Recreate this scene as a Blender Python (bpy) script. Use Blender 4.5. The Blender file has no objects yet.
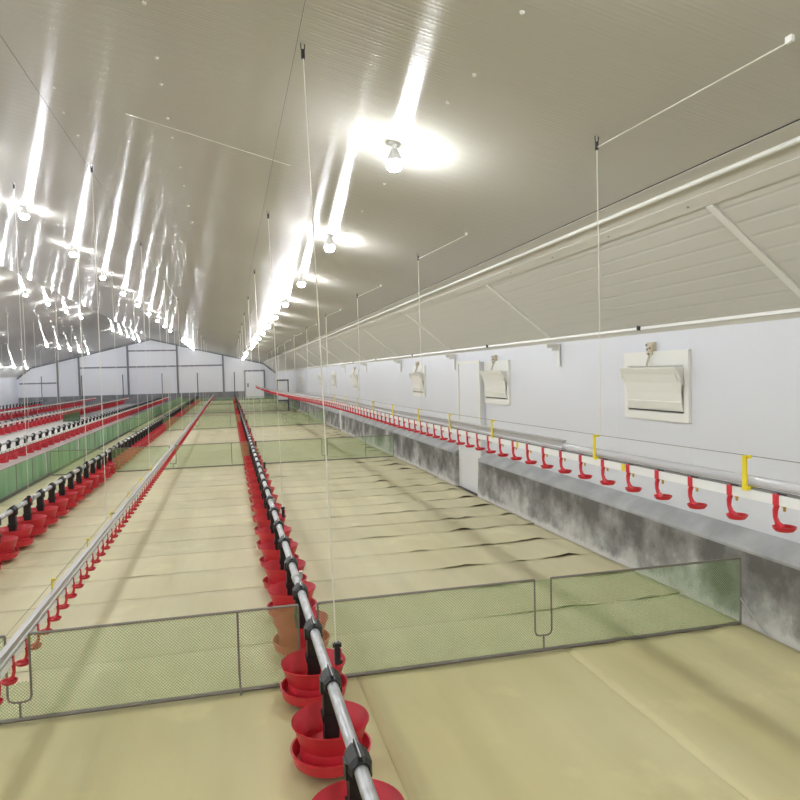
import bpy, math, random
from mathutils import Matrix, Vector
R = random.Random(7)
sc = bpy.context.scene
COL = sc.collection
PI = math.pi

# ------------------------------------------------------------------ measures
H = 1.9                                   # eye height
RX, LX = 3.75, -15.55                     # side walls
BX, BZ = 2.743, 3.005                     # purlin line where the ceiling bends
RIDGE = -5.9
Y0, Y1 = -5.0, 57.0
SL, SL2 = 0.24, 0.79
EAVE = BZ - SL2 * (RX - BX)
BXL = 2 * RIDGE - BX
def ceil_z(x):
    d = abs(x - RIDGE); b = BX - RIDGE
    z = BZ + SL * (b - d)
    return z if d <= b else BZ - SL2 * (d - b)

# ------------------------------------------------------------------ materials
def mat(name, col, rough=0.6, metal=0.0, var=0.0, scale=6.0, spec=None, bump=None, emit=None, trans=None, detail=4.0, stretch=(1, 1, 1), col2=None):
    m = bpy.data.materials.new(name); m.use_nodes = True
    nt = m.node_tree; b = nt.nodes['Principled BSDF']
    b.inputs['Base Color'].default_value = (*col, 1)
    b.inputs['Roughness'].default_value = rough
    b.inputs['Metallic'].default_value = metal
    if spec is not None: b.inputs['Specular IOR Level'].default_value = spec
    if emit:
        b.inputs['Emission Color'].default_value = (*emit[0], 1); b.inputs['Emission Strength'].default_value = emit[1]
    if var > 0 or bump:
        tc = nt.nodes.new('ShaderNodeTexCoord'); mp = nt.nodes.new('ShaderNodeMapping')
        mp.inputs['Scale'].default_value = stretch
        nt.links.new(tc.outputs['Object'], mp.inputs['Vector'])
        n = nt.nodes.new('ShaderNodeTexNoise'); n.inputs['Scale'].default_value = scale; n.inputs['Detail'].default_value = detail
        nt.links.new(mp.outputs['Vector'], n.inputs['Vector'])
        if var > 0:
            r = nt.nodes.new('ShaderNodeValToRGB')
            c2 = col2 or tuple(min(1, c * (1 + var)) for c in col)
            r.color_ramp.elements[0].position = 0.3; r.color_ramp.elements[1].position = 0.7
            r.color_ramp.elements[0].color = (*[c * (1 - var) for c in col], 1)
            r.color_ramp.elements[1].color = (*c2, 1)
            nt.links.new(n.outputs['Fac'], r.inputs['Fac']); nt.links.new(r.outputs['Color'], b.inputs['Base Color'])
        if bump:
            bp = nt.nodes.new('ShaderNodeBump'); bp.inputs['Strength'].default_value = bump[0]; bp.inputs['Distance'].default_value = bump[1]
            nt.links.new(n.outputs['Fac'], bp.inputs['Height']); nt.links.new(bp.outputs['Normal'], b.inputs['Normal'])
    return m

class NT:
    """tiny helper for math node chains"""
    def __init__(s, m): s.nt = m.node_tree
    def new(s, t, **k):
        n = s.nt.nodes.new(t)
        for a, v in k.items(): setattr(n, a, v)
        return n
    def link(s, a, b): s.nt.links.new(a, b)
    def math(s, op, a, b=None, c=None):
        n = s.new('ShaderNodeMath', operation=op)
        for i, v in enumerate((a, b, c)):
            if v is None: continue
            if isinstance(v, (int, float)): n.inputs[i].default_value = v
            else: s.link(v, n.inputs[i])
        return n.outputs[0]

def panel_mat(name, col, axis, pitch, rib, depth, rough, groove, gdepth, var=0.03, spec=0.5, aniso=None):
    """profiled steel sandwich panel: flat pans with narrow raised ribs, and wider joints, running across the given axis"""
    m = mat(name, col, rough, spec=spec, var=var, scale=0.35, detail=3)
    h = NT(m); b = m.node_tree.nodes['Principled BSDF']
    tc = h.new('ShaderNodeTexCoord'); sp = h.new('ShaderNodeSeparateXYZ')
    h.link(tc.outputs['Object'], sp.inputs[0]); c = sp.outputs[axis]
    def ridge(p, w, d):
        f = h.math('FRACT', h.math('MULTIPLY', c, 1.0 / p))
        g = h.math('MULTIPLY', h.math('ABSOLUTE', h.math('SUBTRACT', f, 0.5)), p / w)
        g = h.math('SMOOTH_MIN', g, 1.0, 0.35)
        return h.math('MULTIPLY', g, -d)
    hh = h.math('ADD', ridge(pitch, rib, depth), ridge(groove, 0.012, gdepth))
    bp = h.new('ShaderNodeBump'); bp.inputs['Strength'].default_value = 1; bp.inputs['Distance'].default_value = 1
    h.link(hh, bp.inputs['Height']); h.link(bp.outputs['Normal'], b.inputs['Normal'])
    if aniso:      # gloss spread along the house by the fine profiling of the sheets
        b.inputs['Anisotropic'].default_value = aniso
        cv = h.new('ShaderNodeCombineXYZ'); cv.inputs[1].default_value = 1.0
        h.link(cv.outputs[0], b.inputs['Tangent'])
    return m

M = {}
M['ceil'] = panel_mat('ceiling_panel', (0.545, 0.525, 0.475), 1, 0.055, 0.012, 0.0007, 0.20, 0.11, 0.0010, spec=.36, aniso=.9)
M['ceil2'] = panel_mat('eave_panel', (0.62, 0.605, 0.56), 0, 0.10, 0.012, -0.0024, 0.3, 0.5, 0.0004)
M['wall'] = panel_mat('wall_panel', (0.705, 0.718, 0.765), 1, 0.10, 0.03, 0.00006, 0.38, 1.1, 0.0010, var=0.02)
M['endwall'] = panel_mat('end_panel', (0.72, 0.72, 0.76), 0, 0.3, 0.05, 0.0001, 0.4, 1.1, 0.001, var=0.02)
M['white'] = mat('white_trim', (0.78, 0.77, 0.72), 0.35)
M['cream'] = mat('cream_plastic', (0.81, 0.80, 0.75), 0.4)
M['cream_dark'] = mat('tan_plastic', (0.58, 0.52, 0.38), 0.5)
M['trim'] = mat('grey_trim', (0.60, 0.58, 0.52), 0.4)
M['slot'] = mat('dark_gap', (0.05, 0.045, 0.04), 0.8)
M['post'] = mat('grey_steel', (0.20, 0.20, 0.22), 0.5, 0.2)
M['doorw'] = mat('door_white', (0.74, 0.75, 0.78), 0.35)
M['red'] = mat('red_plastic', (0.62, 0.026, 0.045), 0.36, var=0.06, scale=4)
M['redcup'] = mat('red_cup', (0.60, 0.022, 0.04), 0.36)
M['black'] = mat('black_plastic', (0.010, 0.010, 0.011), 0.5)
M['galv'] = mat('galvanised', (0.50, 0.51, 0.53), 0.42, 0.75, var=0.22, scale=40, stretch=(1, .3, 1))
M['alu'] = mat('aluminium', (0.47, 0.46, 0.46), 0.45, 0.55)
M['alub'] = mat('clear_grey_tube', (0.60, 0.59, 0.61), 0.12, 0.0, spec=.6)
nt_ = M['alub'].node_tree; tr_ = nt_.nodes.new('ShaderNodeBsdfTransparent'); mx_ = nt_.nodes.new('ShaderNodeMixShader'); mx_.inputs[0].default_value = .62
nt_.links.new(tr_.outputs[0], mx_.inputs[1]); nt_.links.new(nt_.nodes['Principled BSDF'].outputs[0], mx_.inputs[2]); nt_.links.new(mx_.outputs[0], nt_.nodes['Material Output'].inputs['Surface'])
M['spacer'] = mat('grey_spacer', (0.22, 0.21, 0.2), 0.5)
M['pipew'] = mat('white_pipe', (0.86, 0.86, 0.85), 0.3)
M['yellow'] = mat('yellow_plastic', (0.85, 0.68, 0.02), 0.4)
M['brass'] = mat('brass', (0.65, 0.42, 0.10), 0.4, 0.3)
M['cord'] = mat('cord', (0.78, 0.75, 0.66), 0.7)
M['steelwire'] = mat('steel_wire', (0.24, 0.22, 0.20), 0.8, 0.0, spec=.1)
M['wire'] = mat('fence_wire', (0.24, 0.22, 0.19), 0.55, 0.3)
M['socket'] = mat('lamp_socket', (0.88, 0.88, 0.87), 0.4)
M['bulb'] = mat('bulb_glow', (1, 1, 1), 0.3, emit=((0.94, 0.97, 1.0), 350.0))
M['cloth'] = mat('green_cloth', (0.20, 0.47, 0.22), 0.6, var=0.2, scale=1.6, stretch=(1, 1, .35), col2=(0.38, 0.62, 0.40))
M['wsheet'] = mat('white_sheet', (0.72, 0.70, 0.68), 0.6, var=0.06, scale=0.8)
M['base_end'] = mat('end_plinth', (0.21, 0.21, 0.225), 0.7, var=0.2, scale=2)
M['darkframe'] = mat('dark_frame', (0.07, 0.075, 0.08), 0.5)

def paper_mat(name, ca, cb):
    m = mat(name, ca, 0.62, spec=0.25)
    h = NT(m); nt = m.node_tree; b = nt.nodes['Principled BSDF']
    tc = h.new('ShaderNodeTexCoord')
    n1 = h.new('ShaderNodeTexNoise'); n1.inputs['Scale'].default_value = 1.1; n1.inputs['Detail'].default_value = 5
    mp = h.new('ShaderNodeMapping'); mp.inputs['Scale'].default_value = (1.0, 0.45, 1)
    h.link(tc.outputs['Object'], mp.inputs['Vector']); h.link(mp.outputs['Vector'], n1.inputs['Vector'])
    r = h.new('ShaderNodeValToRGB')
    r.color_ramp.elements[0].position = .3; r.color_ramp.elements[1].position = .75
    r.color_ramp.elements[0].color = (*ca, 1); r.color_ramp.elements[1].color = (*cb, 1)
    h.link(n1.outputs['Fac'], r.inputs['Fac'])
    oi = h.new('ShaderNodeObjectInfo')
    v = h.math('MULTIPLY_ADD', oi.outputs['Random'], 0.10, 0.95)
    n4 = h.new('ShaderNodeTexNoise'); n4.inputs['Scale'].default_value = 1.0; n4.inputs['Detail'].default_value = 4
    mp4 = h.new('ShaderNodeMapping'); mp4.inputs['Scale'].default_value = (3.2, 0.28, 1)
    h.link(tc.outputs['Object'], mp4.inputs['Vector']); h.link(mp4.outputs['Vector'], n4.inputs['Vector'])
    v = h.math('ADD', v, h.math('MULTIPLY', h.math('SUBTRACT', n4.outputs['Fac'], .5), .34))
    n5 = h.new('ShaderNodeTexNoise'); n5.inputs['Scale'].default_value = 1.7; n5.inputs['Detail'].default_value = 6; h.link(tc.outputs['Object'], n5.inputs['Vector'])
    wn = h.math('MULTIPLY', h.math('MAXIMUM', h.math('SUBTRACT', n5.outputs['Fac'], .60), 0.0), 1.2)
    v = h.math('ADD', v, wn)
    hs = h.new('ShaderNodeHueSaturation'); h.link(v, hs.inputs['Value']); h.link(r.outputs['Color'], hs.inputs['Color'])
    h.link(hs.outputs['Color'], b.inputs['Base Color'])
    n2 = h.new('ShaderNodeTexNoise'); n2.inputs['Scale'].default_value = 3.0; n2.inputs['Detail'].default_value = 3
    mp2 = h.new('ShaderNodeMapping'); mp2.inputs['Scale'].default_value = (1.6, 0.5, 1)
    h.link(tc.outputs['Object'], mp2.inputs['Vector']); h.link(mp2.outputs['Vector'], n2.inputs['Vector'])
    bp = h.new('ShaderNodeBump'); bp.inputs['Strength'].default_value = .35; bp.inputs['Distance'].default_value = .02
    h.link(n2.outputs['Fac'], bp.inputs['Height']); h.link(bp.outputs['Normal'], b.inputs['Normal'])
    return m
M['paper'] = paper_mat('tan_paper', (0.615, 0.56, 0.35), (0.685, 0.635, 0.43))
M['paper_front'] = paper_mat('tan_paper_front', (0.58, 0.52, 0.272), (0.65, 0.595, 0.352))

def concrete_mat():
    m = mat('rough_concrete', (0.3, 0.3, 0.29), 0.85, spec=0.25)
    h = NT(m); b = m.node_tree.nodes['Principled BSDF']
    tc = h.new('ShaderNodeTexCoord'); sp = h.new('ShaderNodeSeparateXYZ'); h.link(tc.outputs['Object'], sp.inputs[0])
    n1 = h.new('ShaderNodeTexNoise'); n1.inputs['Scale'].default_value = 2.0; n1.inputs['Detail'].default_value = 8; n1.inputs['Roughness'].default_value = .62
    h.link(tc.outputs['Object'], n1.inputs['Vector'])
    r = h.new('ShaderNodeValToRGB'); e = r.color_ramp.elements
    e[0].position = .38; e[0].color = (0.15, 0.145, 0.135, 1); e[1].position = .64; e[1].color = (0.52, 0.515, 0.50, 1)
    x = r.color_ramp.elements.new(.52); x.color = (0.30, 0.295, 0.285, 1)
    # damp upper stains: shift the noise by height (a tide mark in the wash coat)
    hz = h.math('MULTIPLY', h.math('SUBTRACT', 0.26, sp.outputs[2]), 0.30)
    h.link(h.math('ADD', n1.outputs['Fac'], hz), r.inputs['Fac'])
    # pale drips of lime wash near the foot
    mp = h.new('ShaderNodeMapping'); mp.inputs['Scale'].default_value = (1, 2.2, 1.0); h.link(tc.outputs['Object'], mp.inputs['Vector'])
    n2 = h.new('ShaderNodeTexNoise'); n2.inputs['Scale'].default_value = 3.2; n2.inputs['Detail'].default_value = 9; n2.inputs['Roughness'].default_value = .7
    h.link(mp.outputs['Vector'], n2.inputs['Vector'])
    k = h.math('SUBTRACT', n2.outputs['Fac'], h.math('MULTIPLY_ADD', sp.outputs[2], 0.9, 0.42))
    k = h.math('ADD', k, h.math('MULTIPLY', h.math('MAXIMUM', h.math('SUBTRACT', .09, sp.outputs[2]), 0.0), 4.0))
    k = h.math('MULTIPLY', k, 4.0); kc = h.new('ShaderNodeClamp'); h.link(k, kc.inputs[0])
    mx = h.new('ShaderNodeMix', data_type='RGBA'); h.link(kc.outputs[0], mx.inputs[0])
    h.link(r.outputs['Color'], mx.inputs[6]); mx.inputs[7].default_value = (0.62, 0.61, 0.59, 1)
    h.link(mx.outputs[2], b.inputs['Base Color'])
    bp = h.new('ShaderNodeBump'); bp.inputs['Strength'].default_value = .5; bp.inputs['Distance'].default_value = .015
    n3 = h.new('ShaderNodeTexNoise'); n3.inputs['Scale'].default_value = 14; n3.inputs['Detail'].default_value = 6
    h.link(tc.outputs['Object'], n3.inputs['Vector']); h.link(n3.outputs['Fac'], bp.inputs['Height']); h.link(bp.outputs['Normal'], b.inputs['Normal'])
    return m
M['concrete'] = concrete_mat()
M['ledge'] = mat('ledge_cement', (0.38, 0.385, 0.39), 0.8, var=0.22, scale=3, bump=(.4, .01))

def net_mat(name, pitch, w, col, alpha_all=None):
    m = bpy.data.materials.new(name); m.use_nodes = True; h = NT(m); nt = m.node_tree
    b = nt.nodes['Principled BSDF']; out = nt.nodes['Material Output']
    b.inputs['Base Color'].default_value = (*col, 1); b.inputs['Roughness'].default_value = .6
    tc = h.new('ShaderNodeTexCoord'); sp = h.new('ShaderNodeSeparateXYZ'); h.link(tc.outputs['Object'], sp.inputs[0])
    u = h.math('ADD', sp.outputs[0], sp.outputs[1])
    a = h.math('FRACT', h.math('MULTIPLY', h.math('ADD', u, sp.outputs[2]), 1 / pitch))
    c = h.math('FRACT', h.math('MULTIPLY', h.math('SUBTRACT', u, sp.outputs[2]), 1 / pitch))
    s = h.math('MAXIMUM', h.math('LESS_THAN', a, w), h.math('LESS_THAN', c, w))
    t = h.new('ShaderNodeBsdfTransparent'); mx = h.new('ShaderNodeMixShader')
    tl = h.new('ShaderNodeBsdfTranslucent'); tl.inputs['Color'].default_value = (*col, 1)
    m2 = h.new('ShaderNodeMixShader'); m2.inputs[0].default_value = .4
    h.link(b.outputs[0], m2.inputs[1]); h.link(tl.outputs[0], m2.inputs[2])
    h.link(s, mx.inputs[0]); h.link(t.outputs[0], mx.inputs[1]); h.link(m2.outputs[0], mx.inputs[2])
    h.link(mx.outputs[0], out.inputs['Surface'])
    return m
M['net'] = net_mat('green_net', 0.0185, 0.215, (0.28, 0.45, 0.18))
M['darknet'] = net_mat('dark_green_net', 0.03, 0.5, (0.10, 0.19, 0.09))

# ------------------------------------------------------------------ mesh builder
class MB:
    def __init__(s): s.v = []; s.f = []; s.m = []
    def add(s, vs, fs, mi=0):
        o = len(s.v); s.v += [tuple(p) for p in vs]
        for f in fs: s.f.append([i + o for i in f]); s.m.append(mi)
        return s
    def box(s, x0, x1, y0, y1, z0, z1, mi=0):
        vs = [(x, y, z) for x in (x0, x1) for y in (y0, y1) for z in (z0, z1)]
        return s.add(vs, [(0, 1, 3, 2), (4, 6, 7, 5), (0, 4, 5, 1), (2, 3, 7, 6), (0, 2, 6, 4), (1, 5, 7, 3)], mi)
    def tube(s, pts, r, n=8, mi=0, caps=True):
        pts = [Vector(p) for p in pts]; rs = r if isinstance(r, (list, tuple)) else [r] * len(pts)
        vs = []; N = len(pts)
        segs = [(pts[i + 1] - pts[i]).normalized() for i in range(N - 1)]
        up = min((Vector((0, 0, 1)), Vector((1, 0, 0)), Vector((0, 1, 0))), key=lambda a: round(max(abs(d.dot(a)) for d in segs), 3))
        for i, p in enumerate(pts):
            d = (pts[min(i + 1, N - 1)] - pts[max(i - 1, 0)]).normalized()
            a = d.cross(up).normalized(); b = a.cross(d).normalized()
            for k in range(n):
                t = 2 * PI * k / n; vs.append(p + rs[i] * (math.cos(t) * a + math.sin(t) * b))
        fs = [(i * n + k, i * n + (k + 1) % n, (i + 1) * n + (k + 1) % n, (i + 1) * n + k) for i in range(N - 1) for k in range(n)]
        if caps: fs += [tuple(range(n - 1, -1, -1)), tuple(range((N - 1) * n, N * n))]
        return s.add(vs, fs, mi)
    def lathe(s, prof, n=24, c=(0, 0, 0), sx=1, sy=1, mi=0):
        vs = []; N = len(prof)
        for r, z in prof:
            for k in range(n):
                t = 2 * PI * k / n; vs.append((c[0] + r * sx * math.cos(t), c[1] + r * sy * math.sin(t), c[2] + z))
        fs = [(i * n + k, i * n + (k + 1) % n, (i + 1) * n + (k + 1) % n, (i + 1) * n + k) for i in range(N - 1) for k in range(n)]
        fs += [tuple(range(n - 1, -1, -1)), tuple(range((N - 1) * n, N * n))]
        return s.add(vs, fs, mi)
    def extrude_y(s, prof, ys, zf=None, mi=0):
        """profile [(x,z)] swept along y; zf(y) lifts it"""
        n = len(prof); vs = []
        for y in ys:
            dz = zf(y) if zf else 0
            vs += [(x, y, z + dz) for x, z in prof]
        N = len(ys)
        fs = [(i * n + k, i * n + (k + 1) % n, (i + 1) * n + (k + 1) % n, (i + 1) * n + k) for i in range(N - 1) for k in range(n)]
        fs += [tuple(range(n - 1, -1, -1)), tuple(range((N - 1) * n, N * n))]
        return s.add(vs, fs, mi)
    def mesh(s, name, mats, smooth=False):
        me = bpy.data.meshes.new(name); me.from_pydata(s.v, [], s.f)
        for m in (mats if isinstance(mats, (list, tuple)) else [mats]): me.materials.append(m)
        for p, i in zip(me.polygons, s.m): p.material_index = i
        me.update()
        import bmesh
        bm = bmesh.new(); bm.from_mesh(me); bmesh.ops.recalc_face_normals(bm, faces=bm.faces); bm.to_mesh(me); bm.free()
        if smooth:
            me.polygons.foreach_set('use_smooth', [True] * len(me.polygons))
            try: me.set_sharp_from_angle(angle=math.radians(38))
            except Exception: pass
        return me
    def build(s, name, mats, parent=None, loc=None, smooth=False):
        return link(name, s.mesh(name, mats, smooth), parent, loc)

def link(name, me, parent=None, loc=None):
    o = bpy.data.objects.new(name, me); COL.objects.link(o)
    if parent: o.parent = parent
    if loc: o.location = loc
    return o
def tag(o, label=None, cat=None, group=None, kind=None):
    for k, v in (('label', label), ('category', cat), ('group', group), ('kind', kind)):
        if v: o[k] = v
    return o
def empty(name, loc, label, cat, group=None, rz=0):
    o = bpy.data.objects.new(name, None); COL.objects.link(o); o.location = loc; o.rotation_euler.z = rz
    o.empty_display_size = .1
    return tag(o, label, cat, group)
def struct(o): o['kind'] = 'structure'; return o
ONES = 'zeroth first second third fourth fifth sixth seventh eighth ninth tenth eleventh twelfth thirteenth fourteenth fifteenth sixteenth seventeenth eighteenth nineteenth'.split()
TENS = {2: 'twent', 3: 'thirt', 4: 'fort', 5: 'fift', 6: 'sixt', 7: 'sevent', 8: 'eight', 9: 'ninet'}
def nth(n):
    if n < 20: return ONES[n]
    t, u = divmod(n, 10)
    return TENS[t] + 'ieth' if u == 0 else TENS[t] + 'y-' + ONES[u]

# ------------------------------------------------------------------ the room
def slab(name, pts, m):
    """a thin slab of a section (x,z) polygon swept over the whole length"""
    return struct(MB().extrude_y(pts, [Y0, Y1]).build(name, m))
T = .08
struct(MB().box(LX - .1, RX + .1, Y0 - .1, Y1 + .1, -.12, -.004).build('floor', mat('floor_screed', (0.10, 0.085, 0.06), 0.8, var=.15, scale=1)))
ceil = slab('ceiling', [(BX, BZ), (RIDGE, ceil_z(RIDGE)), (BXL, BZ), (BXL, BZ + T), (RIDGE, ceil_z(RIDGE) + T), (BX, BZ + T)], M['ceil'])
slab('ceiling.001', [(BX, BZ), (BX, BZ + T), (RX + .1, EAVE - .079 + T), (RX + .1, EAVE - .079)], M['ceil2'])
LE = EAVE
slab('ceiling.002', [(BXL, BZ), (BXL, BZ + T), (LX - .1, LE - .079 + T), (LX - .1, LE - .079)], M['ceil2'])
struct(MB().box(RX, RX + .1, Y0, Y1, 0, EAVE + .02).build('wall_right', M['wall']))
struct(MB().box(LX - .1, LX, Y0, Y1, 0, LE + .02).build('wall_left', M['wall']))
def gable(y0, y1, name):
    pts = [(LX, 0), (RX, 0), (RX, EAVE + .03), (BX, BZ + .03), (RIDGE, ceil_z(RIDGE) + .03), (BXL, BZ + .03), (LX, LE + .03)]
    n = len(pts); b = MB()
    b.add([(x, y0, z) for x, z in pts] + [(x, y1, z) for x, z in pts],
          [tuple(range(n)), tuple(range(2 * n - 1, n - 1, -1))] + [(i, (i + 1) % n, n + (i + 1) % n, n + i) for i in range(n)])
    return struct(b.build(name, M['endwall']))
gable(Y1, Y1 + .1, 'wall_back'); gable(Y0 - .1, Y0, 'wall_front')

# concrete plinth along the windowed wall, with gaps at the white doors
def plinth(y0, y1, name):
    n = max(2, int((y1 - y0) / 1.0)); ys = [y0 + (y1 - y0) * i / n for i in range(n + 1)]
    b = MB()
    b.extrude_y([(3.58, -.004), (3.60, .54), (RX, .54), (RX, -.004)], ys)
    o = struct(b.build(name, M['concrete']))
    l = MB(); l.extrude_y([(3.597, .535), (3.592, .555), (3.60, .575), (3.62, .588), (RX - .002, .665), (RX - .002, .535)], ys)
    l.build('ledge', M['ledge'], o)
    return o
GAPS = [(9.62, 10.68), (22.55, 23.1), (35.6, 36.2)]
yy = Y0
for i, (a, b_) in enumerate(GAPS + [(Y1, Y1)]):
    plinth(yy, a, 'baseboard_right'); yy = b_
# door in that wall: slab and frame in front of the wall panel
def door(n, y0, y1, z1, x):
    d = MB().box(x, RX - .001, y0, y1, 0, z1).build('door_%d' % n, M['doorw']); struct(d)
    f = MB()
    f.box(x - .014, x + .01, y0 - .02, y0 + .035, 0, z1 + .03).box(x - .014, x + .01, y1 - .035, y1 + .02, 0, z1 + .03).box(x - .014, x + .01, y0 + .036, y1 - .036, z1 - .02, z1 + .03)
    f.build('door_frame', M['white'], d)
    return d
door(1, 9.66, 10.64, 2.03, 3.665)
door(2, 22.58, 23.07, .70, 3.64); door(3, 35.63, 36.17, .72, 3.64)

# purlin trims where the ceiling bends
def purlin(name, sgn):
    px = lambda d: (BX + d) if sgn > 0 else (BXL - d)
    up = lambda d: BZ - SL * d if d < 0 else BZ - SL2 * d
    b = MB()
    b.extrude_y([(px(-.12), up(-.12) - .001), (px(-.12), up(-.12) - .006), (px(0), BZ - .008), (px(.13), up(.13) - .010), (px(.13), up(.13) - .001), (px(0), BZ)], [Y0, Y1])
    o = struct(b.build(name, M['trim']))
    MB().tube([(px(-.01), Y0, BZ - .018), (px(-.01), Y1, BZ - .020)], .016, 10).build('rod', M['white'], o, smooth=True)
    MB().extrude_y([(px(.075), up(.075) - .006), (px(.075), up(.075) - .014), (px(.145), up(.145) - .014), (px(.145), up(.145) - .001)], [Y0, Y1]).build('flange', M['trim'], o)
    MB().extrude_y([(px(-.128), up(-.1245) - .0005), (px(-.1245), up(-.1245) - .003), (px(-.1205), up(-.1205) - .003), (px(-.1205), up(-.1205) - .0005)], [Y0, Y1]).build('shadow_strip', M['slot'], o)  # dark-coloured strip painting in the shadow line at the trim's upper edge
    y = Y0 + .4; k = 0
    while y < 20 and sgn > 0:
        MB().lathe([(.007, 0), (.007, .006), (.003, .009)], 8, (px(.11), y, up(.11) - .022)).build('screw', M['post'], o); y += .93
    return o
purlin('trim_1', 1); purlin('trim_2', -1)
# eave angle
e = MB().extrude_y([(RX - .003, EAVE + .0), (RX - .072, EAVE + .055), (RX - .074, EAVE + .030), (RX - .060, EAVE + .026), (RX - .050, EAVE + .030), (RX - .003, EAVE - .006)], [Y0, Y1]).build('trim_3', M['white']); struct(e)
e = MB().extrude_y([(LX + .003, EAVE + .0), (LX + .072, EAVE + .055), (LX + .074, EAVE + .030), (LX + .060, EAVE + .026), (LX + .050, EAVE + .030), (LX + .003, EAVE - .006)], [Y0, Y1]).build('trim_4', M['white']); struct(e)
# cover strips over the joints of the sloping eave panels
k = 5
for y in [3.62 - 3.71, 3.62, 7.33, 11.04, 14.75, 18.46, 22.2, 26, 30]:
    z = lambda x: BZ - SL2 * (x - BX)
    b = MB(); x0, x1 = BX + .15, RX - .09; w = .03
    for (xa, xb) in ((x0, x1),):
        b.add([(xa, y - w, z(xa) - .001), (xa, y + w, z(xa) - .001), (xa, y + w, z(xa) - .016), (xa, y - w, z(xa) - .016),
               (xb, y - w, z(xb) - .001), (xb, y + w, z(xb) - .001), (xb, y + w, z(xb) - .016), (xb, y - w, z(xb) - .016)],
              [(0, 1, 2, 3), (4, 7, 6, 5), (0, 4, 5, 1), (1, 5, 6, 2), (2, 6, 7, 3), (3, 7, 4, 0)])
    o = struct(b.build('trim_%d' % k, M['white'])); k += 1
# white screw caps in the ceiling
for (x, y) in [(-.34, 3.6), (-.34, 4.19), (-.35, 4.56), (-.36, 5.15), (-.36, 5.55), (-.35, 6.3), (-.36, 6.9), (-.36, 7.7), (-.36, 8.5), (1.22, 2.64), (1.23, 3.23), (1.21, 3.59), (1.22, 5.2), (1.22, 6.1), (1.22, 7.0), (-1.1, 5.2), (-1.15, 5.7), (-1.15, 6.2)]:
    MB().lathe([(.006, -.010), (.011, -.006), (.011, .002)], 8, (x, y, ceil_z(x))).build('screw_cap', M['white'], ceil)

# end wall: plinth, steel posts, rails, door
be = MB().box(LX + .05, 3.55, Y1 - .06, Y1 - .001, 0, .72).build('baseboard_back', M['base_end']); struct(be)
tb = MB()
for x, z0, z1 in ((-12.74, .72, 3.3), (-11.2, .72, 3.7), (-7.66, .72, 4.55), (-3.96, .72, 4.5), (-.44, .72, 3.7)):
    tb.box(x - .07, x + .07, Y1 - .09, Y1 - .001, z0, z1)
tb.box(-11.13, -.51, Y1 - .07, Y1 - .002, 2.82, 2.93)
tb.box(-7.59, -4.03, Y1 - .07, Y1 - .002, 4.08, 4.18); tb.box(-15.4, -12.81, Y1 - .07, Y1 - .002, 1.72, 1.82)
struct(tb.build('trim_30', M['post']))
tb = MB()
for (xa, xb) in ((BX, RIDGE), (RIDGE, BXL), (BX, RX), (BXL, LX)):
    za, zb = ceil_z(xa) - .02, ceil_z(xb) - .02
    tb.tube([(xa, Y1 - .05, za - .05), (xb, Y1 - .05, zb - .05)], .05, 6)
struct(tb.build('trim_31', M['post']))
d4 = struct(MB().box(1.3, 2.75, Y1 - .08, Y1 - .001, .10, 2.3).build('door_4', M['doorw']))
fr = MB().box(1.18, 1.3, Y1 - .1, Y1 - .001, 0, 2.42).box(2.75, 2.87, Y1 - .1, Y1 - .001, 0, 2.42).box(1.3, 2.75, Y1 - .1, Y1 - .001, 2.3, 2.42)
fr.build('door_frame', M['post'], d4)
MB().box(1.42, 1.54, Y1 - .14, Y1 - .08, 1.05, 1.35).build('door_handle', M['darkframe'], d4)

# ------------------------------------------------------------------ floor paper
FOLDS = [(2.62, .030, .09), (3.02, .022, .10), (3.32, .045, .10), (2.25, .014, .12), (3.52, .03, .09)]
def fold_h(x, y):
    h = 0
    for i, (fx, a, w) in enumerate(FOLDS):
        c = fx + .07 * math.sin(y * .9 + i * 2.1)
        t = (x - c) / w
        h += a * math.exp(-t * t) * (.5 + .5 * math.sin(y * 1.7 + i * 1.3)) ** .5 if abs(t) < 4 else 0
    return h
def strip(y0, y1, seed, lifts, x0=-3.56, x1=3.575):
    rr = random.Random(seed); b = MB(); nx, ny = 96, 7; tops = []
    ph = rr.random() * 6
    sk = rr.uniform(-.012, .012)
    for j in range(ny + 1):
        v = j / ny; vv = v ** 1.6
        for i in range(nx + 1):
            x = x0 + (x1 - x0) * i / nx; y = y0 + (y1 - y0) * vv + sk * (x / 3.5) * (1 - vv)
            z = .0013 * (1 - vv) + .0011 + fold_h(x, (y0 + y1) / 2) * (1 - .55 * vv) * .8
            near = max(0, 1 - vv / .35)
            for (lx, lh, lw) in lifts:
                t = (x - lx) / lw
                if abs(t) < 1: z += (.34 if lw < .2 else .2) * lh * (1 - abs(t)) * near
            z += .004 * near * max(0, math.sin(x * 5 + ph) * math.sin(x * 1.7 + ph * 2) - .35)
            tops.append((x, y, z))
    n = nx + 1
    fs = [(j * n + i, j * n + i + 1, (j + 1) * n + i + 1, (j + 1) * n + i) for j in range(ny) for i in range(nx)]
    b.add(tops, fs)
    low = [(x, y, z - .0009) for x, y, z in tops]
    b.add(low, [tuple(reversed(f)) for f in fs])
    N = len(tops)
    bd = [i for i in range(nx + 1)] + [j * n + nx for j in range(1, ny + 1)] + [ny * n + i for i in range(nx - 1, -1, -1)] + [j * n for j in range(ny - 1, 0, -1)]
    for q in range(len(bd)):
        a, c = bd[q], bd[(q + 1) % len(bd)]; b.f.append([a, N + a, N + c, c]); b.m.append(0)
    return b
SEAMS = [4.16, 4.86, 5.54, 6.2, 6.9, 7.64, 8.27]
while SEAMS[-1] < 56.2: SEAMS.append(SEAMS[-1] + R.uniform(.64, .72))
SEAMS[-1] = 56.9
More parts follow.
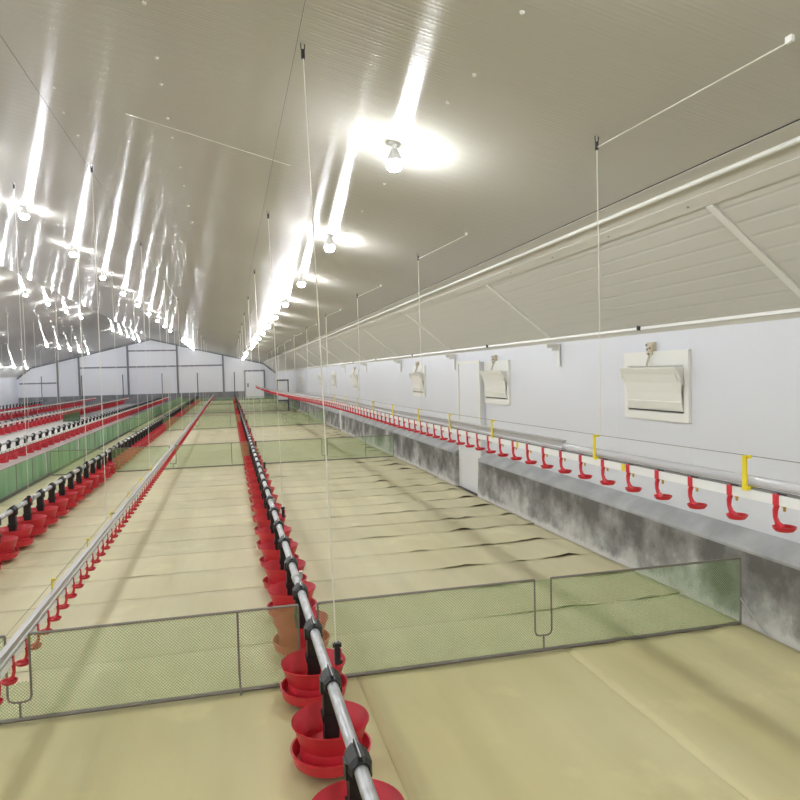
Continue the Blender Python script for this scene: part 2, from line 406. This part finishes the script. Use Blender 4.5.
LIFT = {1: [(2.75, .03, .25), (3.25, .04, .12), (.2, .015, .3)], 2: [(2.2, .04, .22), (2.5, .035, .08), (3.1, .03, .10)], 3: [(2.05, .055, .26), (2.18, .03, .06), (2.75, .035, .10)],
        4: [(1.9, .04, .12), (2.45, .03, .10), (2.85, .03, .1), (-.9, .02, .18)], 5: [(1.6, .06, .3), (2.6, .03, .12)], 6: [(1.5, .03, .12), (2.9, .045, .12), (-.7, .015, .25)], 7: [(1.3, .03, .12), (2.0, .03, .15), (2.8, .02, .1)]}
for i in range(len(SEAMS) - 1):
    rr = random.Random(100 + i)
    l = LIFT.get(i, [(rr.uniform(-3, 3), rr.uniform(.008, .03), rr.uniform(.1, .3)) for _ in range(rr.choice((1, 2, 3)))])
    o = strip(SEAMS[i], SEAMS[i + 1] + .04, 40 + i, l).build('floor_paper', M['paper'], smooth=False)
    for p in o.data.polygons: p.use_smooth = True
    tag(o, 'tan paper strip laid across the floor, %s behind the front mesh fence' % nth(i + 1), 'floor paper', 'tan paper strips across the floor')
# long sheets in front of the first fence
def sheet(x0, x1, dz, seed, tilt=1):
    b = MB(); rr = random.Random(seed); nx, ny = max(6, int((x1 - x0) / .07)), 60; ya, yb = -4.6, 4.2; tops = []
    ph = rr.random() * 6
    for j in range(ny + 1):
        for i in range(nx + 1):
            u = i / nx; x = x0 + (x1 - x0) * u; y = ya + (yb - ya) * j / ny
            z = .0015 + dz * (1 - u) + .005 * max(0, math.sin(x * 3.1 + ph + .4 * math.sin(y)))*(1 if 0 < i < nx else 0)
            z += .45 * fold_h(x, y * .25 + 3) if x > 2.5 else 0
            if j == ny and i < nx: z += .004
            tops.append((x, y, z))
    n = nx + 1
    fs = [(j * n + i, j * n + i + 1, (j + 1) * n + i + 1, (j + 1) * n + i) for j in range(ny) for i in range(nx)]
    b.add(tops, fs); N = len(tops)
    b.add([(x, y, z - .0012) for x, y, z in tops], [tuple(reversed(f)) for f in fs])
    bd = [i for i in range(nx + 1)] + [j * n + nx for j in range(1, ny + 1)] + [ny * n + i for i in range(nx - 1, -1, -1)] + [j * n for j in range(ny - 1, 0, -1)]
    for q in range(len(bd)):
        a, c = bd[q], bd[(q + 1) % len(bd)]; b.f.append([a, N + a, N + c, c]); b.m.append(0)
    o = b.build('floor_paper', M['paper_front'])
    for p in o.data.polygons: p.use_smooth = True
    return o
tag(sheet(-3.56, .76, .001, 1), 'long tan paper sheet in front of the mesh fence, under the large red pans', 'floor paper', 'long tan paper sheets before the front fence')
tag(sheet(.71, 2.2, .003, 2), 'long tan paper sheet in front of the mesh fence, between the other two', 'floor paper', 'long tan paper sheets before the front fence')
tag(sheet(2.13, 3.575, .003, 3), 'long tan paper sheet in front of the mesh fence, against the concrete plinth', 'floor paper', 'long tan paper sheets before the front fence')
# white sheeting of the bay behind the green fence
b = MB(); b.box(LX + .05, -3.72, 2, 38, -.003, .006)
tag(b.build('floor_sheet', M['wsheet']), 'white sheet covering the floor of the bay behind the green fence', 'floor sheet')
b = MB(); b.box(LX + .05, -3.72, 38.02, 56.9, -.003, .006)
tag(b.build('floor_sheet', M['ledge']), 'grey sheet on the floor of the far bay near the end wall', 'floor sheet')

# ------------------------------------------------------------------ feeder lines
PITCH = .70
FY = [4.13, 14.87, 25.94, 37.14, 48.34]
PDY = .055
bowl_prof = [(.04, .075), (.152, .078), (.150, .10), (.146, .132), (.151, .140), (.156, .152), (.183, .235), (.187, .240), (.187, .232), (.178, .225), (.151, .150), (.142, .14), (.138, .11), (.04, .09)]
tray_prof = [(.03, .045), (.170, .045), (.182, .055), (.191, .102), (.196, .105), (.196, .111), (.187, .111), (.176, .065), (.165, .056), (.03, .056)]
me_bowl = MB().lathe(bowl_prof, 40, (0, PDY, 0)).mesh('feed_pan', M['red'], True)
me_tray = MB().lathe(tray_prof, 40, (0, PDY, 0)).mesh('tray', M['red'], True)
PZ = .45
def tube_b(b, mi=0):
    b.box(-.040, .030, -.034, .034, .092, PZ - .035, mi); b.box(-.048, .038, -.040, .040, .27, .30, mi); return b
def clamp_b(b, mi=0):
    n = 8; rr = [.037, .047, .047, .037]; ys = [-.072, -.045, .045, .072]; vs = []
    for r, y in zip(rr, ys):
        for k in range(n):
            t = 2 * PI * (k + .5) / n; vs.append((r * math.cos(t), y, PZ + r * math.sin(t)))
    b.add(vs, [(i * n + k, i * n + (k + 1) % n, (i + 1) * n + (k + 1) % n, (i + 1) * n + k) for i in range(3) for k in range(n)] + [tuple(range(n - 1, -1, -1)), tuple(range(3 * n, 4 * n))], mi)
    b.box(-.006, .006, -.065, .065, PZ + .038, PZ + .053, mi)
    b.box(-.052, -.036, -.03, .03, PZ - .05, PZ + .012, mi); b.box(.034, .048, -.03, .03, PZ - .05, PZ + .012, mi)
    return b
me_tube = tube_b(MB()).mesh('drop_tube', M['black'])
me_clamp = clamp_b(MB()).mesh('clamp', M['black'])
me_seam = MB().box(-.002, .002, -.068, .068, PZ + .053, PZ + .0555).mesh('clamp_seam', M['alu'])
far = MB().lathe(bowl_prof, 14).lathe(tray_prof, 14); tube_b(far, 1); clamp_b(far, 1)
me_far = far.mesh('feed_pan', [M['red'], M['black']], True)
def feeder(x, ya, label, detail=True, yb=55.8, lift=0, base=2.463, pitch=PITCH):
    k0 = math.ceil((ya - base) / pitch); ys = [base + pitch * k for k in range(k0, 120) if base + pitch * k < yb]
    for i, y in enumerate(ys):            # pans keep clear of the mesh fences that the line passes
        for fy in FY:
            d = y + PDY - fy
            if abs(d) < .225: ys[i] = fy - PDY + math.copysign(.225, d)
    root = empty('hanging_feeder_line', (x, ys[0], lift), label, 'feeder line', 'red pan feeder lines')
    p = MB(); L = ys[-1] - ys[0] + .8
    p.tube([(0, -.95 if k0 > -3 else -1.5, PZ), (0, L, PZ)], .027, 16); p.build('auger_pipe', M['galv'], root, smooth=True)
    y = 3.1
    while detail and y < L and y < 20:
        c = MB().lathe([(.03, -.04), (.034, -.035), (.034, .035), (.03, .04)], 12); q = link('coupling', c.mesh('coupling', M['alu'], True), root, (0, y, PZ)); q.rotation_euler.x = PI / 2
        MB().box(.02, .045, -.012, .012, -.0, .045).build('lug', M['alu'], root, (0, y, PZ))
        y += 3.05 - .02
    for y in ys:
        q = link('feed_pan', me_bowl if detail else me_far, root, (0, y - ys[0], 0))
        if detail:
            link('tray', me_tray, q); link('drop_tube', me_tube, q); c = link('clamp', me_clamp, q)
            link('clamp_seam', me_seam, q)
    # drive post at the far end
    MB().tube([(0, L, PZ - .3), (0, L, 2.3)], .035, 8).build('drive_post', M['darkframe'], root)
    return root
FX = [.419, -2.43, -5.12, -8.0, -10.95, -13.75]
feeder(FX[0], 1.2, 'red pan feeder line on a galvanised pipe, running through the middle of the tan floor')
feeder(FX[1], 6.0, 'red pan feeder line with black drop tubes running beside the green cloth fence', base=8.5, pitch=.587)
feeder(FX[2], 13, 'red pan feeder line, first one behind the green cloth fence', False, lift=.035)
feeder(FX[3], 20, 'red pan feeder line, second one behind the green cloth fence', False)
feeder(FX[4], 27, 'red pan feeder line, third one behind the green cloth fence', False)
feeder(FX[5], 34, 'red pan feeder line closest to the far side wall', False)

# ------------------------------------------------------------------ drinker lines
def cup_bodies(n=18, ax=-.010):
    c = MB()
    c.box(-.021, .021, -.013, .013, -.021, .021)                       # strap round the pipe
    c.tube([(ax, .0, -.012), (ax, .011, -.042), (ax, .011, -.068), (ax * .7, .003, -.090), (0, -.006, -.106)], [.011, .010, .0085, .010, .016], 8)
    c.lathe([(.012, -.008), (.030, -.006), (.038, .004), (.040, .012), (.036, .012), (.028, .002), (.01, -.001)], n, (0, -.022, -.110), 1.08, 1.0)
    return c
me_cup = cup_bodies().mesh('drinker_cup', M['redcup'], True)
me_cup_plus = cup_bodies(ax=.015).mesh('drinker_cup', M['redcup'], True)
me_clip = MB().box(-.012, .012, -.045, .002, .021, .026).mesh('clip', M['black'])
me_nip = MB().tube([(0, -.022, -.012), (0, -.022, -.024), (0, -.022, -.026), (0, -.022, -.042)], [.011, .011, .006, .005], 8).mesh('nipple_valve', M['brass'], True)
me_hang = MB().box(-.026, -.018, -.010, .010, .020, .150).box(-.026, .020, -.018, .012, .014, .030).box(-.026, .004, -.010, .010, .140, .152).mesh('hanger', M['yellow'])
me_yclip = MB().box(-.019, .019, -.014, .014, -.018, .018).mesh('pipe_clip', M['yellow'])
def drinker(x, ya, yb, zf, label, ncup, hangs, y_cup0, pitch, clips=(), detail=True, tube_to=0):
    root = empty('hanging_drinker_line', (x, 0, 0), label, 'drinker line', 'red cup drinker lines')
    n = int((yb - ya) / .6); ys = [ya + (yb - ya) * i / n for i in range(n + 1)]
    hh = .018 if detail else .032
    MB().extrude_y([(-.016, -.020), (.016, -.020), (.016, hh), (-.016, hh)], ys, zf).build('water_pipe', M['pipew'] if detail else M['cream'], root)
    prof = [(-.017, .027), (.017, .027), (.017, .041), (.009, .047), (.009, .075), (.017, .081), (.017, .087), (-.017, .087), (-.017, .081), (-.009, .075), (-.009, .047), (-.017, .041)]
    if not detail: pass
    elif tube_to:
        MB().tube([(0, y, zf(y) + .052) for y in [ya + (tube_to - ya) * i / 8 for i in range(9)]], .021, 14).build('support_tube', M['alub'], root, smooth=True)
    if detail: MB().extrude_y(prof, [tube_to + .01] + [y for y in ys if y > tube_to + .2] if tube_to else ys, zf).build('support_rail', M['alu'], root)
    if detail: MB().extrude_y([(-.010, .0185), (.010, .0185), (.010, .0265), (-.010, .0265)], ys, zf).build('spacer', M['spacer'], root)
    MB().tube([(0, y, zf(y) + .15) for y in ys], .0016, 5).build('perch_wire', M['steelwire'], root)
    yc = []; y = y_cup0
    while y < yb - .3: yc.append(y); y += pitch
    for i, y in enumerate(yc[:ncup]):
        q = link('drinker_cup', me_cup if x > 0 else me_cup_plus, root, (0, y, zf(y)))
        if detail:
            link('clip', me_clip, q); link('nipple_valve', me_nip, q)
    rest = MB()
    for y in yc[ncup:]:
        z = zf(y)
        rest.box(-.02, .02, y - .012, y + .012, z - .021, z + .021).tube([(0, y, z - .018), (0, y + .012, z - .06), (0, y - .005, z - .104)], .010, 5)
        rest.lathe([(.02, -.008), (.038, .006), (.038, .012)], 8, (0, y - .02, z - .110))
    if yc[ncup:]: tag(rest.build('drinker_cup', M['redcup'], root), kind='stuff')
    for y in hangs: link('hanger', me_hang, root, (0, y, zf(y)))
    for y in clips: link('pipe_clip', me_yclip, root, (0, y, zf(y)))
    return root
KR = [(-9, 1.405), (2, 1.388), (3.5, 1.372), (5, 1.36), (8, 1.345), (11.5, 1.355), (14, 1.35), (17.5, 1.31), (23.5, 1.235), (33, 1.16), (46, 1.11), (60, 1.15)]
def interp(K):
    def f(y):
        for (a, za), (b, zb) in zip(K, K[1:]):
            if y <= b:
                t = (y - a) / (b - a); return za + (zb - za) * t
        return K[-1][1]
    return f
zr = interp(KR)
drinker(2.0, 1.0, 54.5, zr, 'raised drinker line with red cups in front of the white inlet wall', 100, [2.28, 3.43, 4.97, 6.02, 7.1, 8.3, 9.5, 10.7, 11.9, 13.1], 1.86 - .49 + .02, .2455, (3.15, 4.5), tube_to=3.82)
DZ = .40
zl = interp([(-9, DZ), (16, DZ), (24, .43), (40, .48), (60, .5)])
drinker(-1.2, 2.6, 55, zl, 'low drinker line with red cups between the two nearer feeder lines', 100, [5.05, 6.25, 7.45, 8.65, 9.85, 11.05], 2.6 + .2, .2455, (4.35,))
drinker(-4.42, 12, 54, lambda y: .515, 'drinker line with red cups just behind the green cloth fence', 100, [], 12.2, .2455, detail=False)
drinker(-6.75, 20, 50, lambda y: .62, 'drinker line with red cups between the far feeder lines, second behind the green fence', 100, [], 20.2, .2455, detail=False)
drinker(-9.55, 28, 54, lambda y: .60, 'drinker line with red cups, third one behind the green fence', 100, [], 28.2, .2455, detail=False)

# ------------------------------------------------------------------ suspension cords
def cord(x, y, z_end, label, group, hook=None, adj=False, dtop=0, dx=0):
    zc = ceil_z(x + dx)
    root = empty('hanging_rope', (x, y, z_end), label, 'cord', group)
    MB().tube([(0, 0, 0), (.004 + dx * .5, .002 + dtop * .5, (zc - z_end) * .5), (dx, dtop, zc - .055 - z_end)], .0032 if y < 12 else .0048, 6).build('cord', M['cord'], root)
    p = MB(); t = zc - z_end
    p.tube([(dx, dtop, t - .075), (dx, dtop, t - .03)], [.010, .010], 8)
    for sx in (-1, 1): p.tube([(dx + sx * .007, dtop, t - .034), (dx + sx * .010, dtop, t - .016), (dx + sx * .010, dtop, t + .004)], .0028, 5)
    p.build('pulley', M['black'], root, smooth=True)
    if hook:
        hx, hy = hook
        hz = ceil_z(hx)
        MB().tube([(0, 0, t - .06), (hx - x, hy - y, hz - .02 - z_end)], .003, 5).build('side_cord', M['cord'], root)
        MB().box(hx - x - .007, hx - x + .007, hy - y - .016, hy - y + .016, hz - .024 - z_end, hz + .002 - z_end).build('ceiling_hook', M['cream'], root)
    if adj:
        MB().box(-.010, .016, -.016, .016, -.03, .075).box(-.018, .024, -.010, .010, .055, .072).box(-.004, .026, -.010, .010, -.028, -.012).build('adjuster', M['black'], root)
        MB().box(.0165, .024, -.009, .009, .0, .045).build('adjuster_lever', M['red'], root)
    return root
for i, y in enumerate([3.43, 7.1, 10.68, 14.3, 18, 21.6, 25.2, 29, 33, 37]):
    cord(2.018, y, zr(y) + .154, 'white cord from the ceiling to the raised drinker line, %s along it' % nth(i + 1), 'cords of the raised drinker line', hook=(2.13, y - 1.22))
for i, y in enumerate([3.45, 7.02, 10.8, 14.4, 18.1, 21.7, 25.3, 29, 32.6, 36.2]):
    cord(.466 if i == 0 else .487, y - .18 if i == 0 else y, PZ + .06 if i == 0 else PZ + .03, 'white cord from the ceiling to the middle feeder line, %s along it' % nth(i + 1), 'cords of the middle feeder line', adj=True, dtop=.22 if i == 0 else 0, dx=-.05)
for i, y in enumerate([7.06, 10.8, 14.5, 18.2, 21.9, 25.6, 29.3, 33, 36.7, 40.4]):
    cord(-1.2, y, zl(y) + .154, 'white cord from the ceiling to the low drinker line, %s along it' % nth(i + 1), 'cords of the low drinker line')
for i, y in enumerate([8.6, 12.0, 15.4, 18.8, 22.2, 25.6, 29, 32.4, 35.8]):
    cord(-2.352, y + .25, PZ + .03, 'white cord to the feeder line beside the green fence, %s along it' % nth(i + 1), 'cords of the feeder line by the green fence', adj=i < 3)
for j, (fx, y0) in enumerate(((-5.31, 16.5), (-8.15, 25.2), (-10.95, 34))):
    for i in range(5):
        cord(fx + .05, y0 + 3.6 * i, PZ + .03, 'white cord to the %s feeder line behind the green fence, %s along it' % (nth(j + 1), nth(i + 1)), 'cords of the far feeder lines')
# winch cables running under the ceiling
for x, lab in ((.412, 'middle feeder line'), (-1.2, 'low drinker line')):
    z = ceil_z(x) - .02
    tag(MB().tube([(x - .03, -4.5, z), (x - .03, 56, z)], .0022, 5).build('hanging_winch_cable', M['steelwire']), 'thin steel winch cable under the ceiling above the ' + lab, 'cable', 'winch cables under the ceiling')
tag(MB().tube([(-.66, 5.31, ceil_z(-.66) - .004), (.52, 5.41, ceil_z(.52) - .004)], .0022, 6).build('hanging_light_cable', M['cream']), 'thin pale lamp cable running across the ceiling slope to the lamp row', 'cable')

# ------------------------------------------------------------------ lamps
me_b = MB().lathe([(.012, -.178), (.034, -.173), (.050, -.156), (.055, -.134), (.0545, -.117)], 16).mesh('bulb', M['bulb'], True)
me_s = MB().lathe([(.0535, -.118), (.0535, -.112), (.048, -.092), (.036, -.062), (.026, -.040), (.02, -.034), (.02, -.014), (.04, -.010), (.04, .012)], 14).mesh('socket', M['socket'], True)
ROWS = [(1.10, 'nearest the inlet wall'), (-2.63, 'above the green fence'), (-6.5, 'along the roof ridge'), (-10.1, 'beyond the ridge'), (-14.3, 'nearest the far side wall')]
for x, nm in ROWS:
    k = 0
    for i in range(-3, 18):
        y = 4.38 + 2.97 * i
        if y < Y0 + .4 or y > Y1 - 1.2 or i in (11, 12): continue
        vis = y > 0 and abs(x) / max(y, .1) < 1.1
        k += 1
        lab = 'lit LED bulb, %s from the camera in the row %s' % (nth(i + 1 if i < 11 else i - 1), nm) if i >= 0 else 'lit LED bulb, %s behind the camera in the row %s' % (nth(-i), nm)
        r = empty('hanging_led_lamp', (x, y, ceil_z(x) - (.04 if abs(x - RIDGE) < .1 else 0)), lab, 'lamp', 'LED bulbs on the ceiling')
        link('bulb', me_b, r); link('socket', me_s, r)

# ------------------------------------------------------------------ mesh fences across the bay
def fence(y, label, x0=-3.52, x1=3.54, h=.5):
    root = empty('mesh_fence', (0, y, 0), label, 'mesh fence', 'low green mesh fences')
    w = .06
    slots = [(FX[1], .10), (-1.19, .12), (.42, .10), (1.985, .12)]
    openings = slots[:3]
    net = MB(); zb = .02
    cur = x0
    for sx, sz in openings + [(x1 + w, 0)]:
        net.add([(cur, 0, zb), (sx - w, 0, zb), (sx - w, 0, h), (cur, 0, h)], [(0, 1, 2, 3)])
        if sx < x1:
            zt = .235 if sx == slots[1][0] else sz
            net.add([(sx - w, 0, zb), (sx + w, 0, zb), (sx + w, 0, zt), (sx - w, 0, zt)], [(0, 1, 2, 3)])
        cur = sx + w
    # divide the long pieces so that the net can sag a little
    o = net.build('net', M['net'], root)
    r = .0065
    fr = MB(); cur = x0
    for sx, sz in slots + [(x1 + w, None)]:
        fr.tube([(cur, 0, h), (sx - w, 0, h)], r + .0015, 6)
        if sz is not None:
            a, c = sx - w, sx + w
            fr.tube([(a, 0, h), (a, 0, sz + .03), (a + .008, 0, sz + .01), (a + .03, 0, sz), (c - .03, 0, sz), (c - .008, 0, sz + .01), (c, 0, sz + .03), (c, 0, h)], r, 6)
            fr.tube([(sx, 0, sz), (sx, 0, .02)], r, 6)
        cur = sx + w
    fr.tube([(x0, 0, .022), (x1, 0, .022)], r + .006, 6)
    for x in (x0, x1): fr.tube([(x, 0, h), (x, 0, .02)], r + .001, 6)
    fr.build('frame', M['wire'], root)
    for x in (-2.9, 0, 2.9) if y > 6 else (-2.9, 0):
        g = MB().tube([(x, 0, h), (x, 0, .12), (x + .005, -.05, .012)], r + .001, 6); g.build('leg', M['wire'], root)
    MB().tube([(x1, 0, .21), (x1 + .012, -.24, .012)], r + .001, 6).build('brace', M['alu'], root)
    return root
for i, y in enumerate(FY):
    fence(y, 'low green mesh fence crossing the tan floor, %s from the camera' % nth(i + 1))
# dark mesh panel far off in the second bay
root = empty('mesh_partition', (-7.15, 34.3, 0), 'small dark green mesh panel between the far feeder lines', 'mesh fence')
MB().box(-.36, .36, -.004, .004, .02, .58).build('net', M['darknet'], root)
MB().tube([(-.36, 0, .006), (-.36, 0, .6), (.36, 0, .6), (.36, 0, .006)], .012, 6).build('frame', M['wire'], root)

# green cloth fence along the bay, in lengths
y = 5.95; k = 1
while y < 56:
    L = 3.05
    root = empty('cloth_fence', (-3.66, y, 0), 'green cloth fence panel along the bay edge, %s from the camera' % nth(k), 'cloth fence', 'green cloth fence panels')
    ny, nz = 40, 6; vs = []; rr = random.Random(300 + k); ph = rr.random() * 6
    for a in range(ny + 1):
        for c in range(nz + 1):
            v = c / nz; yy2 = .02 + (L - .05) * a / ny
            vs.append((.010 * math.sin(yy2 * 7 + ph) * math.sin(PI * min(1, v + .15)) + .006 * math.sin(yy2 * 17 + ph), yy2, .012 + .452 * v))
    n = nz + 1; b = MB()
    fs = [(a * n + c, (a + 1) * n + c, (a + 1) * n + c + 1, a * n + c + 1) for a in range(ny) for c in range(nz)]
    b.add(vs, fs); b.add([(x - .002, yv, z) for x, yv, z in vs], [tuple(reversed(f)) for f in fs])
    o = b.build('cloth', M['cloth'], root)
    for p in o.data.polygons: p.use_smooth = True
    MB().tube([(0, .01, .468), (0, L - .02, .468)], .006, 6).tube([(0, .01, .012), (0, L - .02, .012)], .006, 6).build('rail', M['wire'], root)
    for yy2 in (.012, 1.0, 2.0):
        MB().tube([(.016, yy2, .006), (.016, yy2, .476)], .006, 6).build('post', M['wire'], root)
    y += L; k += 1

# ------------------------------------------------------------------ air inlets in the wall
def inlet(yc, w, k):
    x = RX - .001; z0, z1 = 1.415, 2.035
    root = empty('air_inlet_vent', (x, yc, z0), 'white tilting air inlet flap in the wall, %s from the camera' % nth(k), 'air inlet', 'white air inlets in the wall')
    h = w / 2; H2 = z1 - z0; t = .028
    f = MB(); fw = .062
    f.box(-t, 0, -h, h, 0, .075).box(-t, 0, -h, h, H2 - .13, H2).box(-t, 0, -h, -h + fw, .075, H2 - .13).box(-t, 0, h - fw, h, .075, H2 - .13)
    f.box(-.006, 0, -h + fw, h - fw, .075, H2 - .13)
    f.build('frame', M['cream'], root)
    # flap: leans out towards its top edge
    hi = h - fw - .012
    prof = [(-.022, .095), (-.040, .15), (-.047, .17), (-.040, .178), (-.050, .25), (-.070, .34), (-.098, .415), (-.128, .462), (-.132, .478), (-.120, .480), (-.086, .428), (-.058, .345), (-.043, .25), (-.030, .178), (-.015, .095)]
    n = len(prof); vs = [(px, -hi - (.035 if pz > .3 else 0), pz) for px, pz in prof] + [(px, hi + .0, pz) for px, pz in prof]
    b = MB().add(vs, [(i, (i + 1) % n, n + (i + 1) % n, n + i) for i in range(n)] + [tuple(range(n - 1, -1, -1)), tuple(range(n, 2 * n))])
    fl = b.build('flap', M['cream'], root)
    MB().box(-.030, -.010, -hi, hi, .083, .089).build('hinge_gap', M['slot'], root)
    # quarter-round cheeks
    for sy, nm in ((-hi - .006, 'cheek'), (hi + .004, 'cheek')):
        pr = [(-.02, .47)] + [(-.02 - .100 * math.cos(a * PI / 20), .47 - .15 * math.sin(a * PI / 20)) for a in range(11)]
        m = len(pr); vs = [(px, sy - .004, pz) for px, pz in pr] + [(px, sy + .004, pz) for px, pz in pr]
        MB().add(vs, [(i, (i + 1) % m, m + (i + 1) % m, m + i) for i in range(m)] + [tuple(range(m - 1, -1, -1)), tuple(range(m, 2 * m))]).build(nm, M['white'], root)
    if k <= 4:
        p = MB(); p.box(-.035, 0, .0, .10, H2 + .005, H2 + .085).box(-.045, -.03, .01, .085, H2 - .03, H2 + .06).tube([(-.04, .05, H2 - .03), (-.07, .05, H2 - .13)], .010, 6)
        p.build('pulley_bracket', M['cream_dark'], root)
        q = MB()
        for yy2, zz in ((.08, H2 + .06), (.03, H2 + .03), (.05, H2 - .02), (.07, H2 + .02)): q.lathe([(.008, -.008), (.008, .008)], 8, (-.05, yy2, zz))
        q.build('bolt', M['steelwire'], root)
        MB().tube([(-.07, .05, H2 - .13), (-.125, .05, .478)], .003, 5).build('pull_cord', M['cord'], root)
    return root
for k, (yc, w) in enumerate([(5.40, .95), (9.16, .92), (13.3, .92), (20.4, .95), (24.8, .95), (28.5, .95), (36.2, .95)]):
    inlet(yc, w, k + 1)
# brackets under the eave
for k, y in enumerate([7.25, 11.05, 14.8, 18.7, 22.3]):
    root = empty('wall_bracket', (RX - .012, y, EAVE - .05), 'white angle bracket under the eave, %s from the camera' % nth(k + 1), 'bracket', 'eave brackets')
    MB().box(-.012, 0, -.035, .035, -.23, .03).build('plate', M['white'], root)
    MB().box(-.17, -.012, -.03, .03, .016, .030).box(-.15, -.012, -.004, .004, -.02, .016).box(-.09, -.012, -.004, .004, -.05, -.02).build('arm', M['white'], root)
# dark knobs where the control rod leaves the eave panel
for k, y in enumerate([5.56, 9.35, 13.54, 17.1, 20.4]):
    x = RX - .066; z = EAVE + .066
    tag(MB().lathe([(.012, -.042), (.024, -.036), (.028, -.018), (.022, .004)], 12, (x, y, z)).build('mounted_grommet', M['black'], smooth=True), 'small round black grommet on the sloping panel above the eave, %s from the camera' % nth(k + 1), 'grommet', 'black grommets along the eave')
# cabinet on legs by the end of the wall
root = empty('cabinet', (2.75, 36.6, 0), 'grey cabinet on dark legs by the wall at the far end', 'cabinet')
MB().box(-.26, .26, 0, .3, .62, 1.62).build('body', M['doorw'], root)
MB().box(-.32, -.26, -.02, .3, .55, 1.7).box(.26, .32, -.02, .3, .55, 1.7).box(-.26, .26, -.02, .3, 1.62, 1.7).box(-.26, .26, -.02, .3, .55, .62).build('frame', M['darkframe'], root)
for x in (-.29, .29):
    for yv in (0.02, .26): MB().box(x - .03, x + .03, yv - .02, yv + .03, .01, .55).build('leg', M['darkframe'], root)

# ------------------------------------------------------------------ camera
f_px, VX, VY, ROLL = 680., 229., 377., .025
dy = Vector(((VX - 400) / f_px, (400 - VY) / f_px, 1.0))
zc = -(dy[0] * -ROLL + dy[1])
Zc = Vector((-ROLL, 1, zc)).normalized(); Yc = dy.normalized()
Xc = Vector((Zc[1] * Yc[2] - Zc[2] * Yc[1], Zc[2] * Yc[0] - Zc[0] * Yc[2], Zc[0] * Yc[1] - Zc[1] * Yc[0]))
if Xc[0] < 0: Xc = -Xc
right = Vector((Xc[0], Yc[0], Zc[0])); up = Vector((Xc[1], Yc[1], Zc[1])); fwd = Vector((Xc[2], Yc[2], Zc[2]))
cd = bpy.data.cameras.new('camera'); cam = bpy.data.objects.new('camera', cd); COL.objects.link(cam)
mw = Matrix.Identity(4)
for i in range(3): mw[i][0] = right[i]; mw[i][1] = up[i]; mw[i][2] = -fwd[i]
mw[2][3] = H
cam.matrix_world = mw
cd.sensor_width = 36; cd.lens = f_px / 800 * 36; cd.clip_start = .02; cd.clip_end = 200
sc.camera = cam

# ------------------------------------------------------------------ world and view
w = bpy.data.worlds.new('world'); sc.world = w; w.use_nodes = True
w.node_tree.nodes['Background'].inputs[0].default_value = (0, 0, 0, 1)
sc.view_settings.view_transform = 'Standard'; sc.view_settings.look = 'None'
sc.view_settings.gamma = 1; sc.view_settings.use_curve_mapping = False
sc.view_settings.exposure = 0.53
sc.cycles.use_denoising = True
sc.cycles.max_bounces = 8; sc.cycles.diffuse_bounces = 5; sc.cycles.transparent_max_bounces = 24
